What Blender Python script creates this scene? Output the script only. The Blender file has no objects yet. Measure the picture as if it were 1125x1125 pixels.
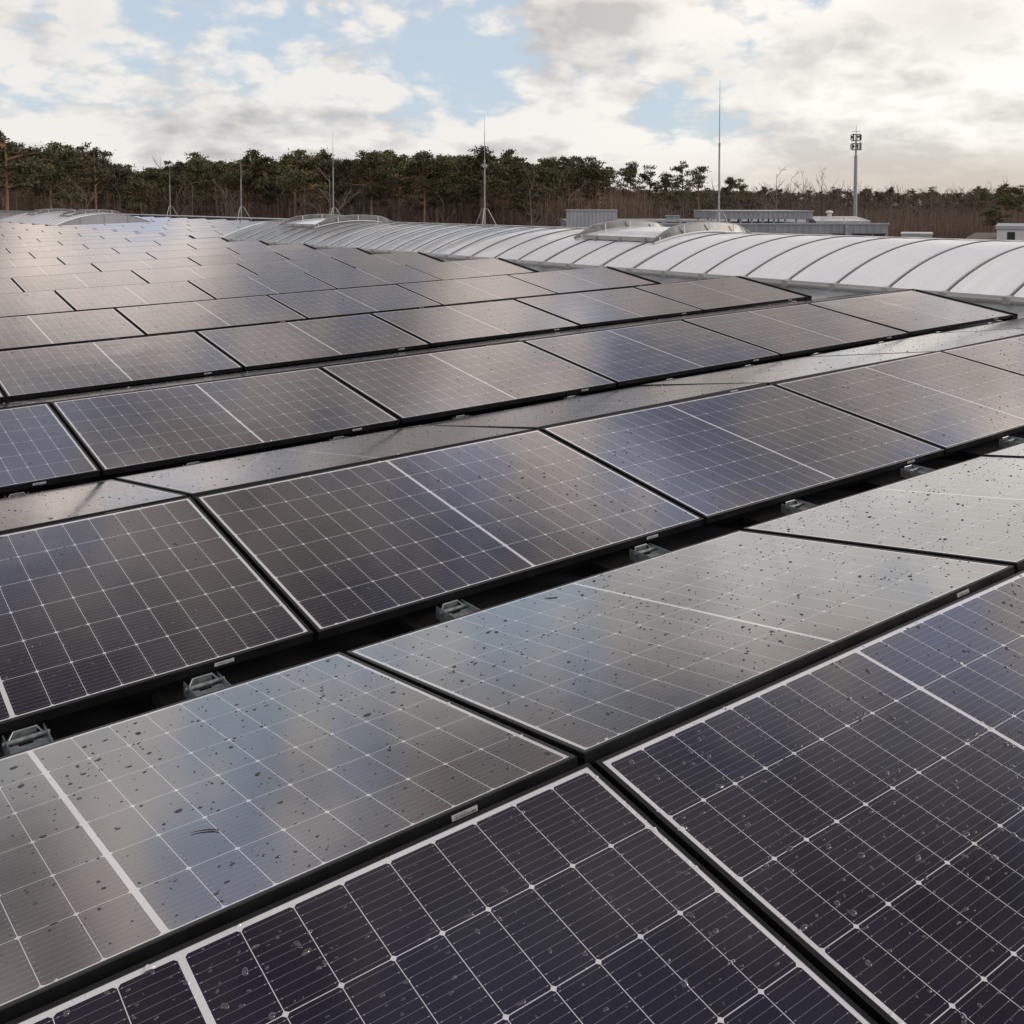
import bpy, bmesh, math, random
import numpy as np
from mathutils import Matrix, Vector

random.seed(7)
rng = np.random.default_rng(7)
S = bpy.context.scene
COL = S.collection
PI = math.pi
RAD = math.radians

# ------------------------------------------------------------------ camera
F, CX, CY = 1152.65, 562.5, 273.45        # focal length and optical centre in photo pixels (1125 wide)
PITCH = RAD(2.535)
HC = 8.2                                  # eye height over the ground
cd = bpy.data.cameras.new('camera')
cam = bpy.data.objects.new('camera', cd)
COL.objects.link(cam)
cd.sensor_width = 36.0
cd.lens = F / 1125 * 36
cd.shift_y = (CY - 562.5) / 1125
cd.clip_start = 0.05
cd.clip_end = 4000
cam.location = (0, 0, HC)
cam.rotation_euler = (PI / 2 - PITCH, 0, 0)
S.camera = cam

# ------------------------------------------------------------------ light and sky
SUN_EL, SUN_AZ = RAD(20), RAD(84)          # azimuth to the right of the view
S.view_settings.view_transform = 'Standard'
S.view_settings.look = 'None'
S.view_settings.gamma = 1
S.view_settings.exposure = 0.0

sd = bpy.data.lights.new('sun', 'SUN')
sun = bpy.data.objects.new('sun', sd)
COL.objects.link(sun)
sd.energy = 1.5
sd.angle = RAD(14)
sd.color = (1.0, 0.92, 0.82)
sdir = Vector((math.sin(SUN_AZ) * math.cos(SUN_EL), math.cos(SUN_AZ) * math.cos(SUN_EL), math.sin(SUN_EL)))
sun.rotation_euler = sdir.to_track_quat('Z', 'Y').to_euler()
sun.location = (40, 20, 60)


class NB:
    """small helper to write node trees"""
    def __init__(self, tree):
        self.t = tree
        self.n = tree.nodes
        self.l = tree.links

    def node(self, kind, **kw):
        n = self.n.new(kind)
        for k, v in kw.items():
            setattr(n, k, v)
        return n

    def put(self, sock, v):
        if isinstance(v, bpy.types.NodeSocket):
            self.l.new(v, sock)
        elif v is not None:
            sock.default_value = v

    def m(self, op, a, b=None, c=None, clamp=False):
        n = self.node('ShaderNodeMath', operation=op, use_clamp=clamp)
        self.put(n.inputs[0], a)
        if b is not None: self.put(n.inputs[1], b)
        if c is not None: self.put(n.inputs[2], c)
        return n.outputs[0]

    def vm(self, op, a, b=None, out=0):
        n = self.node('ShaderNodeVectorMath', operation=op)
        self.put(n.inputs[0], a)
        if b is not None: self.put(n.inputs[1], b)
        return n.outputs[out]

    def mix(self, fac, a, b, blend='MIX'):
        n = self.node('ShaderNodeMix', data_type='RGBA', blend_type=blend)
        self.put(n.inputs[0], fac)
        for i, v in ((6, a), (7, b)):
            if isinstance(v, tuple) and len(v) == 3: v = (*v, 1)
            self.put(n.inputs[i], v)
        return n.outputs[2]

    def noise(self, vec, scale, detail=4, rough=0.5, out=0, dist=0.0):
        n = self.node('ShaderNodeTexNoise')
        self.put(n.inputs['Vector'], vec)
        n.inputs['Scale'].default_value = scale
        n.inputs['Detail'].default_value = detail
        n.inputs['Roughness'].default_value = rough
        n.inputs['Distortion'].default_value = dist
        return n.outputs[out]

    def ss(self, x, lo, hi, a=0.0, b=1.0):
        n = self.node('ShaderNodeMapRange', interpolation_type='SMOOTHSTEP')
        self.put(n.inputs[0], x)
        n.inputs[1].default_value = lo; n.inputs[2].default_value = hi
        n.inputs[3].default_value = a; n.inputs[4].default_value = b
        return n.outputs[0]


def px_dir(x, y):
    """direction in the world through a pixel of the photo: used to know where clouds and far things stand"""
    qx, qy = (x - CX) / F, (y - CY) / F
    v = Vector((qx, 1, 0)) * 1.0
    fwd = Vector((0, math.cos(PITCH), -math.sin(PITCH)))
    up = Vector((0, math.sin(PITCH), math.cos(PITCH)))
    return Vector((qx, 0, 0)) + fwd - qy * up


world = bpy.data.worlds.new('World')
S.world = world
world.use_nodes = True
W = NB(world.node_tree)
W.n.clear()
wout = W.node('ShaderNodeOutputWorld')
bg = W.node('ShaderNodeBackground')
bg.inputs[1].default_value = 0.1
W.l.new(bg.outputs[0], wout.inputs[0])
sky = W.node('ShaderNodeTexSky', sky_type='NISHITA')
sky.sun_disc = False
sky.sun_elevation = SUN_EL
sky.sun_rotation = SUN_AZ
sky.altitude = 50
sky.air_density = 1.0
sky.dust_density = 0.6
sky.ozone_density = 2.0
tc = W.node('ShaderNodeTexCoord')
d = W.vm('NORMALIZE', tc.outputs['Generated'])
sep = W.node('ShaderNodeSeparateXYZ'); W.l.new(d, sep.inputs[0])
z = sep.outputs[2]
# cloud layer: low clouds are flattened towards the horizon
pz = W.m('POWER', W.m('MAXIMUM', z, 0.0), 0.72)
cmb = W.node('ShaderNodeCombineXYZ')
W.put(cmb.inputs[0], sep.outputs[0]); W.put(cmb.inputs[1], sep.outputs[1])
W.put(cmb.inputs[2], W.m('MULTIPLY', pz, 1.55))
cv = W.vm('ADD', cmb.outputs[0], (3.13, 1.7, 0.37))
def field(vec, det):
    base = W.noise(vec, 6.0, det, 0.55)
    # billows: rounded lumps with creases between
    puff = W.m('ABSOLUTE', W.m('SUBTRACT', W.noise(vec, 15.0, 4, 0.5), 0.5))
    return W.m('ADD', base, W.m('MULTIPLY', W.m('SUBTRACT', puff, 0.10), 0.62))


n1 = field(cv, 9)
# the same field seen a little nearer to the sun: how much cloud stands between
cv2 = W.vm('ADD', cv, (0.035, 0.012, 0.055))
n2 = field(cv2, 5)
bias = None
for (x, y, r, k) in ((262, 40, 0.09, -0.115), (85, 95, 0.075, -0.10), (500, 95, 0.085, -0.09), (900, 6, 0.045, -0.10),
                     (745, 108, 0.06, -0.05), (20, 118, 0.05, -0.06), (660, 70, 0.05, -0.05),
                     (60, 30, 0.10, 0.12), (430, 40, 0.07, 0.05), (620, 30, 0.09, 0.10), (180, 128, 0.10, 0.07),
                     (400, 115, 0.06, 0.08), (640, 150, 0.10, 0.08), (950, 80, 0.16, 0.14), (600, 95, 0.035, 0.08), (1080, 40, 0.10, 0.10)):
    dv = px_dir(x, y).normalized()
    dist = W.vm('DISTANCE', d, tuple(dv), out=1)
    g = W.m('MULTIPLY', W.ss(dist, 0.0, r * 1.7, 1.0, 0.0), k)
    bias = g if bias is None else W.m('ADD', bias, g)
hz = W.ss(z, 0.0, 0.11, 0.22, 0.0)
dens = W.m('ADD', W.m('ADD', n1, bias), hz)
mid = W.m('MULTIPLY', W.ss(z, 0.17, 0.24), W.ss(z, 0.60, 0.80, 0.045, 0.0))
dens = W.m('ADD', W.m('ADD', dens, mid), 0.006)
mask = W.ss(dens, 0.425, 0.555)
lit = W.m('ADD', W.m('MULTIPLY', W.m('SUBTRACT', n1, n2), 4.6), W.ss(dens, 0.5, 0.80, 0.86, 0.5), clamp=True)
for (x, y, r, k) in ((812, 82, 0.055, 0.75), (1045, 18, 0.07, 0.6), (640, 34, 0.06, 0.5), (905, 45, 0.05, 0.35), (60, 20, 0.06, 0.3), (200, 140, 0.05, 0.3)):
    g = W.ss(W.vm('DISTANCE', W.vm('MULTIPLY', d, (1, 1, 1.9)), tuple(a_ * b_ for a_, b_ in zip(px_dir(x, y).normalized(), (1, 1, 1.9))), out=1), 0.0, r * 1.6, k, 0.0)
    lit = W.m('SUBTRACT', lit, W.m('MULTIPLY', g, W.ss(n1, 0.36, 0.62)), clamp=True)
ccol = W.mix(lit, (5.3, 5.15, 5.1), (8.9, 8.65, 8.25))
# warm, brighter air around the hidden sun to the right and a beige bank under it
sdist = W.vm('DISTANCE', d, tuple(px_dir(1120, 70).normalized()), out=1)
ccol = W.mix(W.ss(sdist, 0.0, 0.58, 0.85, 0.0), ccol, W.mix(lit, (7.6, 7.35, 6.9), (10.9, 10.5, 9.8)))
bank = W.m('MULTIPLY', W.ss(W.vm('DISTANCE', d, tuple(px_dir(1080, 190).normalized()), out=1), 0.05, 0.40, 1.0, 0.0), W.ss(z, 0.015, 0.065, 0.8, 0.0))
ccol = W.mix(bank, ccol, (6.3, 5.55, 4.85))
blue = W.vm('MULTIPLY', W.mix(0.68, sky.outputs[0], (6.7, 7.75, 9.0)), (1.0, 1.0, 1.0))
ccol = W.mix(W.ss(z, 0.13, 0.30), ccol, W.vm('MULTIPLY', ccol, (1.07, 0.965, 0.915)))
blue = W.mix(W.ss(z, 0.20, 0.40), blue, W.vm('MULTIPLY', blue, (1.0, 0.93, 1.02)))
full = W.mix(mask, blue, ccol)
# the clouds ahead stand against the light: bright low down, dark grey higher up; those behind the camera are lit
prof = W.m('MULTIPLY', W.ss(z, 0.175, 0.26, 1.0, 0.78), W.ss(z, 0.52, 0.70, 1.0, 0.30))
thin = W.ss(W.noise(cv, 3.4, 3, 0.5), 0.38, 0.64, 0.58, 1.75)              # thin and thick cloud overhead
prof = W.m('MULTIPLY', prof, W.m('ADD', W.m('MULTIPLY', thin, W.ss(z, 0.18, 0.26)), W.ss(z, 0.18, 0.26, 1.0, 0.0)))
ahead = W.ss(sep.outputs[1], -0.15, 0.40)
gain = W.m('ADD', W.m('MULTIPLY', prof, ahead), W.m('MULTIPLY', W.m('SUBTRACT', 1.0, ahead), 1.30))
full = W.vm('SCALE', full); full.node.inputs[3].default_value = 1.0
W.l.new(gain, full.node.inputs[3])
W.l.new(full, bg.inputs[0])

# ------------------------------------------------------------------ frame of the roof (measured from the photograph)
RC = Matrix(((0.80904875, -0.58730344, -0.02268913), (-0.05394446, -0.03576028, -0.9979034), (0.58526073, 0.80857645, -0.06061358)))
CAMA = Vector((-1.36252621, -1.53603203, 1.38797738))
_fwd = Vector((0, math.cos(PITCH), -math.sin(PITCH)))
_up = Vector((0, math.sin(PITCH), math.cos(PITCH)))
CM = Matrix(((1, -_up[0], _fwd[0]), (0, -_up[1], _fwd[1]), (0, -_up[2], _fwd[2])))
RM = CM @ RC                                             # roof axes in the world: u along the rows, v across them, n up
ROOF = Matrix.Translation(Vector((0, 0, HC)) - RM @ CAMA) @ RM.to_4x4()


def roof(u, v, n=0.0):
    return ROOF @ Matrix.Translation((u, v, n))


def to_px(Pw):
    q = CM.transposed() @ (Vector(Pw) - Vector((0, 0, HC)))
    if q.z < 0.05: return None
    return CX + F * q.x / q.z, CY + F * q.y / q.z


def at(x, y, D):
    """a point at distance D ahead through pixel x, y"""
    v = px_dir(x, y)
    return Vector((0, 0, HC)) + v * (D / v.y)


# ------------------------------------------------------------------ object helpers
def tag(o, label=None, cat=None, group=None, kind=None):
    if label: o['label'] = label
    if cat: o['category'] = cat
    if group: o['group'] = group
    if kind: o['kind'] = kind
    return o


def empty(name, mat=None):
    o = bpy.data.objects.new(name, None)
    o.empty_display_size = 0.2
    COL.objects.link(o)
    if mat is not None: o.matrix_world = mat
    return o


def link(name, me, parent=None, mat=None):
    o = bpy.data.objects.new(name, me)
    COL.objects.link(o)
    if parent is not None: o.parent = parent
    if mat is not None: o.matrix_local = mat
    return o


class MB:
    """mesh builder: boxes, tubes, sheets -> one mesh"""
    def __init__(self):
        self.v = []; self.f = []; self.mi = []

    def add(self, vs, fs, mi=0, M=None):
        b = len(self.v)
        self.v += [tuple(M @ Vector(q)) if M is not None else tuple(q) for q in vs]
        self.f += [tuple(b + i for i in q) for q in fs]
        self.mi += [mi] * len(fs)

    def box(self, x0, x1, y0, y1, z0, z1, mi=0, M=None):
        vs = [(x, y, zz) for zz in (z0, z1) for y in (y0, y1) for x in (x0, x1)]
        self.add(vs, [(0, 2, 3, 1), (4, 5, 7, 6), (0, 1, 5, 4), (2, 6, 7, 3), (0, 4, 6, 2), (1, 3, 7, 5)], mi, M)

    def tube(self, pts, rad, seg=8, mi=0, cap=True):
        pts = [Vector([float(w) for w in q]) for q in pts]
        if not hasattr(rad, '__len__'): rad = [rad] * len(pts)
        rad = [float(q) for q in rad]
        rings = []
        for i, q in enumerate(pts):
            t = (pts[min(i + 1, len(pts) - 1)] - pts[max(i - 1, 0)]).normalized()
            a = t.cross(Vector((0, 0, 1)) if abs(t.z) < 0.9 else Vector((1, 0, 0))).normalized()
            b = t.cross(a)
            rings.append([q + rad[i] * (math.cos(k * 2 * PI / seg) * a + math.sin(k * 2 * PI / seg) * b) for k in range(seg)])
        vs = [q for r in rings for q in r]
        fs = []
        for i in range(len(pts) - 1):
            for k in range(seg):
                k2 = (k + 1) % seg
                fs.append((i * seg + k, i * seg + k2, (i + 1) * seg + k2, (i + 1) * seg + k))
        if cap:
            fs.append(tuple(range(seg))[::-1]); fs.append(tuple((len(pts) - 1) * seg + k for k in range(seg)))
        self.add(vs, fs, mi)

    def mesh(self, name, mats, smooth=False, bevel=0.0):
        me = bpy.data.meshes.new(name)
        me.from_pydata(self.v, [], self.f)
        for m_ in (mats if isinstance(mats, (list, tuple)) else [mats]): me.materials.append(m_)
        me.polygons.foreach_set('material_index', self.mi)
        if bevel or True:
            bm = bmesh.new(); bm.from_mesh(me)
            bmesh.ops.recalc_face_normals(bm, faces=bm.faces)
            if bevel:
                bmesh.ops.bevel(bm, geom=[e for e in bm.edges if e.calc_face_angle(0) > 0.6], offset=bevel, segments=1, affect='EDGES', clamp_overlap=True)
            bm.to_mesh(me); bm.free()
        if smooth: me.polygons.foreach_set('use_smooth', [True] * len(me.polygons))
        me.update()
        return me


def np_mesh(name, verts, faces, mats, mi=None, smooth=False):
    """fast mesh from arrays; faces all of one size"""
    verts = np.asarray(verts, np.float32); faces = np.asarray(faces, np.int32)
    me = bpy.data.meshes.new(name)
    me.vertices.add(len(verts)); me.vertices.foreach_set('co', verts.ravel())
    k = faces.shape[1]
    me.loops.add(faces.size); me.loops.foreach_set('vertex_index', faces.ravel())
    me.polygons.add(len(faces))
    me.polygons.foreach_set('loop_start', np.arange(len(faces), dtype=np.int32) * k)
    me.polygons.foreach_set('loop_total', np.full(len(faces), k, np.int32))
    for m_ in (mats if isinstance(mats, (list, tuple)) else [mats]): me.materials.append(m_)
    if mi is not None: me.polygons.foreach_set('material_index', np.asarray(mi, np.int32))
    if smooth: me.polygons.foreach_set('use_smooth', [True] * len(faces))
    me.update(); me.validate()
    return me


# ------------------------------------------------------------------ materials
def mat(name, col, rough=0.5, metal=0.0, spec=0.5, noise=None, bump=None):
    m_ = bpy.data.materials.new(name); m_.use_nodes = True
    B = NB(m_.node_tree)
    p = B.n['Principled BSDF']
    p.inputs['Base Color'].default_value = (*col, 1)
    p.inputs['Roughness'].default_value = rough
    p.inputs['Metallic'].default_value = metal
    p.inputs['Specular IOR Level'].default_value = spec
    if noise:
        sc, lo, hi = noise
        t = B.node('ShaderNodeTexCoord')
        n = B.noise(t.outputs['Object'], sc, 6, 0.6)
        a = tuple(c * lo for c in col); b = tuple(min(1, c * hi) for c in col)
        B.l.new(B.mix(B.ss(n, 0.3, 0.7), a, b), p.inputs['Base Color'])
        B.l.new(B.ss(n, 0.3, 0.7, rough * 0.85, min(1, rough * 1.15)), p.inputs['Roughness'])
    if bump:
        t = B.node('ShaderNodeTexCoord')
        b = B.node('ShaderNodeBump'); b.inputs['Strength'].default_value = bump[1]; b.inputs['Distance'].default_value = bump[2]
        B.l.new(B.noise(t.outputs['Object'], bump[0], 5, 0.6), b.inputs['Height'])
        B.l.new(b.outputs[0], p.inputs['Normal'])
    return m_


PL, PW, PT = 1.722, 1.1259, 0.030        # panel length, width, frame depth
LIP = 0.011


def cell_material(drop=False):
    m_ = bpy.data.materials.new('rain water on solar cells' if drop else 'solar cells under glass'); m_.use_nodes = True
    B = NB(m_.node_tree)
    p = B.n['Principled BSDF']
    t = B.node('ShaderNodeTexCoord')
    o = t.outputs['Object']
    s = B.node('ShaderNodeSeparateXYZ'); B.l.new(o, s.inputs[0])
    x, y = s.outputs[0], B.m('ADD', s.outputs[1], 0.0030)
    oi = B.node('ShaderNodeObjectInfo'); rnd = oi.outputs['Random']
    half0, cw = 0.0055, 0.0928
    ch = 0.1815
    ax = B.m('ABSOLUTE', x)
    fx = B.m('SUBTRACT', ax, half0)
    ix = B.m('DIVIDE', fx, cw)
    tx = B.m('FRACT', ix)
    dx = B.m('MULTIPLY', B.m('SUBTRACT', 0.5, B.m('ABSOLUTE', B.m('SUBTRACT', tx, 0.5))), cw)      # distance to a column line
    iy = B.m('DIVIDE', B.m('ADD', y, 3 * ch), ch)
    ty = B.m('FRACT', iy)
    dy = B.m('MULTIPLY', B.m('SUBTRACT', 0.5, B.m('ABSOLUTE', B.m('SUBTRACT', ty, 0.5))), ch)
    inside = B.m('MULTIPLY', B.m('MULTIPLY', B.m('GREATER_THAN', fx, 0.0), B.m('LESS_THAN', fx, 9 * cw)),
                 B.m('LESS_THAN', B.m('ABSOLUTE', y), 3 * ch))
    cell = B.m('MULTIPLY', B.m('GREATER_THAN', dx, 0.0007), B.m('GREATER_THAN', dy, 0.0008))
    cell = B.m('MULTIPLY', cell, B.m('GREATER_THAN', B.m('ADD', dx, dy), 0.0066))                     # cut corners
    cell = B.m('MULTIPLY', cell, inside)
    # busbars along x, ten to a cell, with small solder pads
    by = B.m('FRACT', B.m('ADD', B.m('MULTIPLY', ty, 10.0), 0.0))
    db = B.m('MULTIPLY', B.m('ABSOLUTE', B.m('SUBTRACT', by, 0.5)), ch / 10)
    bus = B.m('LESS_THAN', db, 0.00034)
    pad = B.m('MULTIPLY', B.m('LESS_THAN', db, 0.0009), B.m('LESS_THAN', B.m('ABSOLUTE', B.m('SUBTRACT', dx, 0.006)), 0.0011))
    line = B.m('MULTIPLY', B.m('MAXIMUM', B.m('MULTIPLY', bus, 0.55), pad), cell)
    # each cell a slightly different tone
    cmbv = B.node('ShaderNodeCombineXYZ')
    B.put(cmbv.inputs[0], B.m('MULTIPLY', B.m('FLOOR', ix), B.m('SIGN', x))); B.put(cmbv.inputs[1], B.m('FLOOR', iy)); B.put(cmbv.inputs[2], B.m('MULTIPLY', rnd, 60.0))
    wn = B.node('ShaderNodeTexWhiteNoise'); B.l.new(cmbv.outputs[0], wn.inputs[0])
    ccol = B.mix(wn.outputs[0], (0.0085, 0.0064, 0.0150), (0.0145, 0.0100, 0.0225))
    col = B.mix(line, ccol, (0.30, 0.31, 0.33))
    dirt = B.noise(B.vm('ADD', o, oi.outputs['Location']), 5.0, 6, 0.65)
    white = B.mix(B.ss(dirt, 0.3, 0.7), (0.56, 0.56, 0.56), (0.64, 0.64, 0.64))
    col = B.mix(cell, white, col)
    if drop:                                  # a drop shows what lies under it
        B.l.new(B.mix(0.10, col, (0.36, 0.35, 0.35)), p.inputs['Base Color'])
        p.inputs['Roughness'].default_value = 0.02
        p.inputs['IOR'].default_value = 1.55
        return m_
    # a thin film of dust and dried drops
    film = B.m('MULTIPLY', B.ss(dirt, 0.40, 0.78), 0.022)
    col = B.mix(film, col, (0.40, 0.36, 0.32))
    B.l.new(col, p.inputs['Base Color'])
    B.l.new(B.ss(dirt, 0.3, 0.75, 0.085, 0.15), p.inputs['Roughness'])
    p.inputs['IOR'].default_value = 1.52
    p.inputs['Coat Weight'].default_value = 0.9          # the film of rain on the glass
    p.inputs['Coat Roughness'].default_value = 0.09
    p.inputs['Coat IOR'].default_value = 1.5
    # float glass is never quite flat
    bp = B.node('ShaderNodeBump'); bp.inputs['Strength'].default_value = 1.0; bp.inputs['Distance'].default_value = 0.0011
    B.l.new(B.noise(B.vm('ADD', o, oi.outputs['Location']), 3.2, 2, 0.5), bp.inputs['Height'])
    B.l.new(bp.outputs[0], p.inputs['Normal'])
    B.l.new(bp.outputs[0], p.inputs['Coat Normal'])
    return m_


M_cell = cell_material()
M_frame = mat('black anodised aluminium', (0.006, 0.006, 0.0065), 0.42, 0.0, 0.35, noise=(9, 0.8, 1.3))
M_drop = cell_material(True)
M_sticker = mat('printed label', (0.46, 0.47, 0.47), 0.45)
M_ink = mat('label print', (0.12, 0.12, 0.12), 0.5)
M_zinc = mat('galvanised steel', (0.22, 0.25, 0.25), 0.42, 0.55, 0.5, noise=(60, 0.65, 1.2))
M_rubber = mat('black rubber mat', (0.010, 0.010, 0.011), 0.85, noise=(20, 0.7, 1.3))
M_felt = mat('dark roofing felt', (0.020, 0.020, 0.021), 0.8, noise=(3, 0.7, 1.4), bump=(180, 0.4, 0.003))
M_flash = mat('pale roof membrane', (0.46, 0.47, 0.47), 0.55, noise=(2.5, 0.75, 1.12))
M_alu = mat('mill finish aluminium', (0.36, 0.36, 0.34), 0.38, 0.35, 0.5, noise=(6, 0.9, 1.08))
M_seal = mat('dark rubber seal', (0.035, 0.035, 0.035), 0.6)
M_opal = mat('opal polycarbonate', (0.72, 0.73, 0.725), 0.14, 0, 0.5, noise=(1.3, 0.93, 1.05))
M_rim = mat('pale aluminium edge', (0.55, 0.55, 0.53), 0.4, 0.2)
def weather_opal():
    B = NB(M_opal.node_tree); p = B.n['Principled BSDF']
    t = B.node('ShaderNodeTexCoord')
    st = B.noise(B.vm('MULTIPLY', t.outputs['Object'], (0.5, 9.0, 0.5)), 1.0, 6, 0.65)
    pat = B.noise(t.outputs['Object'], 1.1, 5, 0.6)
    dirt = B.m('MULTIPLY', B.ss(st, 0.42, 0.78), B.ss(pat, 0.35, 0.7))
    c = B.mix(B.ss(pat, 0.3, 0.7), (0.70, 0.715, 0.73), (0.77, 0.775, 0.77))
    c = B.mix(B.m('MULTIPLY', dirt, 0.55), c, (0.50, 0.49, 0.43))
    B.l.new(c, p.inputs['Base Color'])
    B.l.new(B.ss(dirt, 0.0, 0.8, 0.10, 0.32), p.inputs['Roughness'])
    bp = B.node('ShaderNodeBump'); bp.inputs['Strength'].default_value = 0.6; bp.inputs['Distance'].default_value = 0.02
    B.l.new(B.noise(B.vm('MULTIPLY', t.outputs['Object'], (1.0, 1.6, 1.0)), 1.0, 2, 0.5), bp.inputs['Height'])
    B.l.new(bp.outputs[0], p.inputs['Normal'])


weather_opal()
M_vent = mat('weathered grey polycarbonate', (0.135, 0.133, 0.128), 0.3, 0, 0.5, noise=(5, 0.6, 1.25))
M_vent.node_tree.nodes['Principled BSDF'].inputs['Alpha'].default_value = 0.72
M_panelgrey = mat('grey sheet cladding', (0.235, 0.24, 0.255), 0.5, 0.0, 0.5, noise=(0.7, 0.88, 1.1))
M_cladlight = mat('light grey sheet cladding', (0.33, 0.335, 0.35), 0.5, 0.0, 0.5, noise=(0.7, 0.9, 1.08))
M_antenna = mat('grey antenna housing', (0.09, 0.09, 0.09), 0.6)
M_white = mat('white painted metal', (0.56, 0.56, 0.54), 0.45, noise=(2, 0.85, 1.05))
M_steel = mat('weathered steel pole', (0.30, 0.30, 0.29), 0.5, 0.3, noise=(5, 0.75, 1.2))
M_dark = mat('dark window glass', (0.02, 0.022, 0.025), 0.08)
M_roofbrown = mat('brown roof sheet', (0.16, 0.12, 0.10), 0.7, noise=(3, 0.7, 1.2))
M_green = mat('green grey box', (0.20, 0.28, 0.26), 0.5, noise=(2, 0.8, 1.1))
M_ground = mat('winter grass and leaf litter', (0.065, 0.055, 0.032), 0.95, noise=(0.08, 0.55, 1.5))
M_wallgrey = mat('hall wall cladding', (0.36, 0.37, 0.38), 0.55, noise=(0.4, 0.9, 1.1))

# ------------------------------------------------------------------ ground
gm = MB()
gm.add([(-1500, -400, 0), (1500, -400, 0), (1500, 2600, 0), (-1500, 2600, 0)], [(0, 1, 2, 3)])
tag(link('ground', gm.mesh('ground', M_ground)), kind='structure')

# ------------------------------------------------------------------ the roof the array stands on
NR = -0.16                                   # level of the roof skin under the panels
U0, U1, V0, V1 = -22.0, 17.2, -9.0, 84.0
rb = MB()
rb.box(U0, 9.18, V0, V1, NR - 0.25, NR)
rb.box(9.18, U1, V0, V1, NR - 0.25, NR, 0)
ro = link('hall_roof', rb.mesh('hall_roof', M_felt)); ro.matrix_world = ROOF
tag(ro, 'dark felt covered flat roof of the hall under the rows of solar panels', 'roof')
wb = MB()
for (a, b, c, d_) in ((U0 + 0.1, U1 - 0.1, V0 + 0.1, V0 + 0.3), (U0 + 0.1, U1 - 0.1, V1 - 0.3, V1 - 0.1), (U0 + 0.1, U0 + 0.3, V0 + 0.35, V1 - 0.35), (U1 - 0.3, U1 - 0.1, V0 + 0.35, V1 - 0.35)):
    wb.box(a, b, c, d_, -10.2, NR - 0.252)
wo = link('wall', wb.mesh('hall_walls', M_wallgrey), ro)
pb = MB()
pb.box(U1 + 0.003, U1 + 0.20, V0, V1, NR - 0.30, 0.13)
po = link('parapet', pb.mesh('parapet', M_seal), ro)
pb = MB()
pb.box(U0, U1, V1 + 0.003, V1 + 0.2, NR - 0.30, 0.13)
link('parapet', pb.mesh('parapet', M_seal), ro)
cb = MB()
cb.box(U1 - 0.03, U1 + 0.24, V0, V1 + 0.24, 0.133, 0.165)
link('coping', cb.mesh('coping', M_white, bevel=0.004), ro)
cb = MB()
cb.box(U0, U1 - 0.033, V1 - 0.03, V1 + 0.24, 0.133, 0.165)
co = link('coping', cb.mesh('coping', M_white, bevel=0.004), ro)


# ------------------------------------------------------------------ solar panels
def frame_mesh():
    """frame of four mitred bars round the glass, top lip rounded, open below"""
    hx, hy = PL / 2, PW / 2
    prof = [(0, -PT), (0, -0.0016), (0.0016, 0), (LIP - 0.001, 0), (LIP, -0.0012), (LIP, -0.006), (0.002, -0.006), (0.002, -PT + 0.002), (0.02, -PT + 0.002), (0.02, -PT)]
    n = len(prof)
    vs, fs = [], []
    for sx, sy in ((-1, -1), (1, -1), (1, 1), (-1, 1)):
        for a, zz in prof: vs.append((sx * (hx - a), sy * (hy - a), zz))
    for c in range(4):
        c2 = (c + 1) % 4
        for k in range(n):
            k2 = (k + 1) % n
            fs.append((c * n + k, c2 * n + k, c2 * n + k2, c * n + k2))
    b = MB(); b.add(vs, fs)
    return b.mesh('panel_frame', M_frame)


def sheet_mesh():
    hx, hy = PL / 2 - LIP, PW / 2 - LIP
    b = MB()
    b.box(-hx, hx, -hy, hy, -0.0055, -0.0012)
    return b.mesh('panel_sheet', M_cell)


def sticker_mesh():
    b = MB()
    y0 = -PW / 2
    x0, x1 = 0.545, 0.605
    b.box(x0, x1, y0 - 0.0012, y0 - 0.0002, -0.0195, -0.0085, 0)
    r = random.Random(3)
    xx = x0 + 0.006
    while xx < x1 - 0.006:
        w = r.choice((0.0008, 0.0014, 0.002)); b.box(xx, xx + w, y0 - 0.0015, y0 - 0.00122, -0.0178, -0.0135, 1); xx += w + r.choice((0.001, 0.0016, 0.0022))
    b.box(x0 + 0.006, x0 + 0.036, y0 - 0.0015, y0 - 0.00122, -0.0120, -0.0108, 1)
    return b.mesh('panel_sticker', [M_sticker, M_ink])


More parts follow.
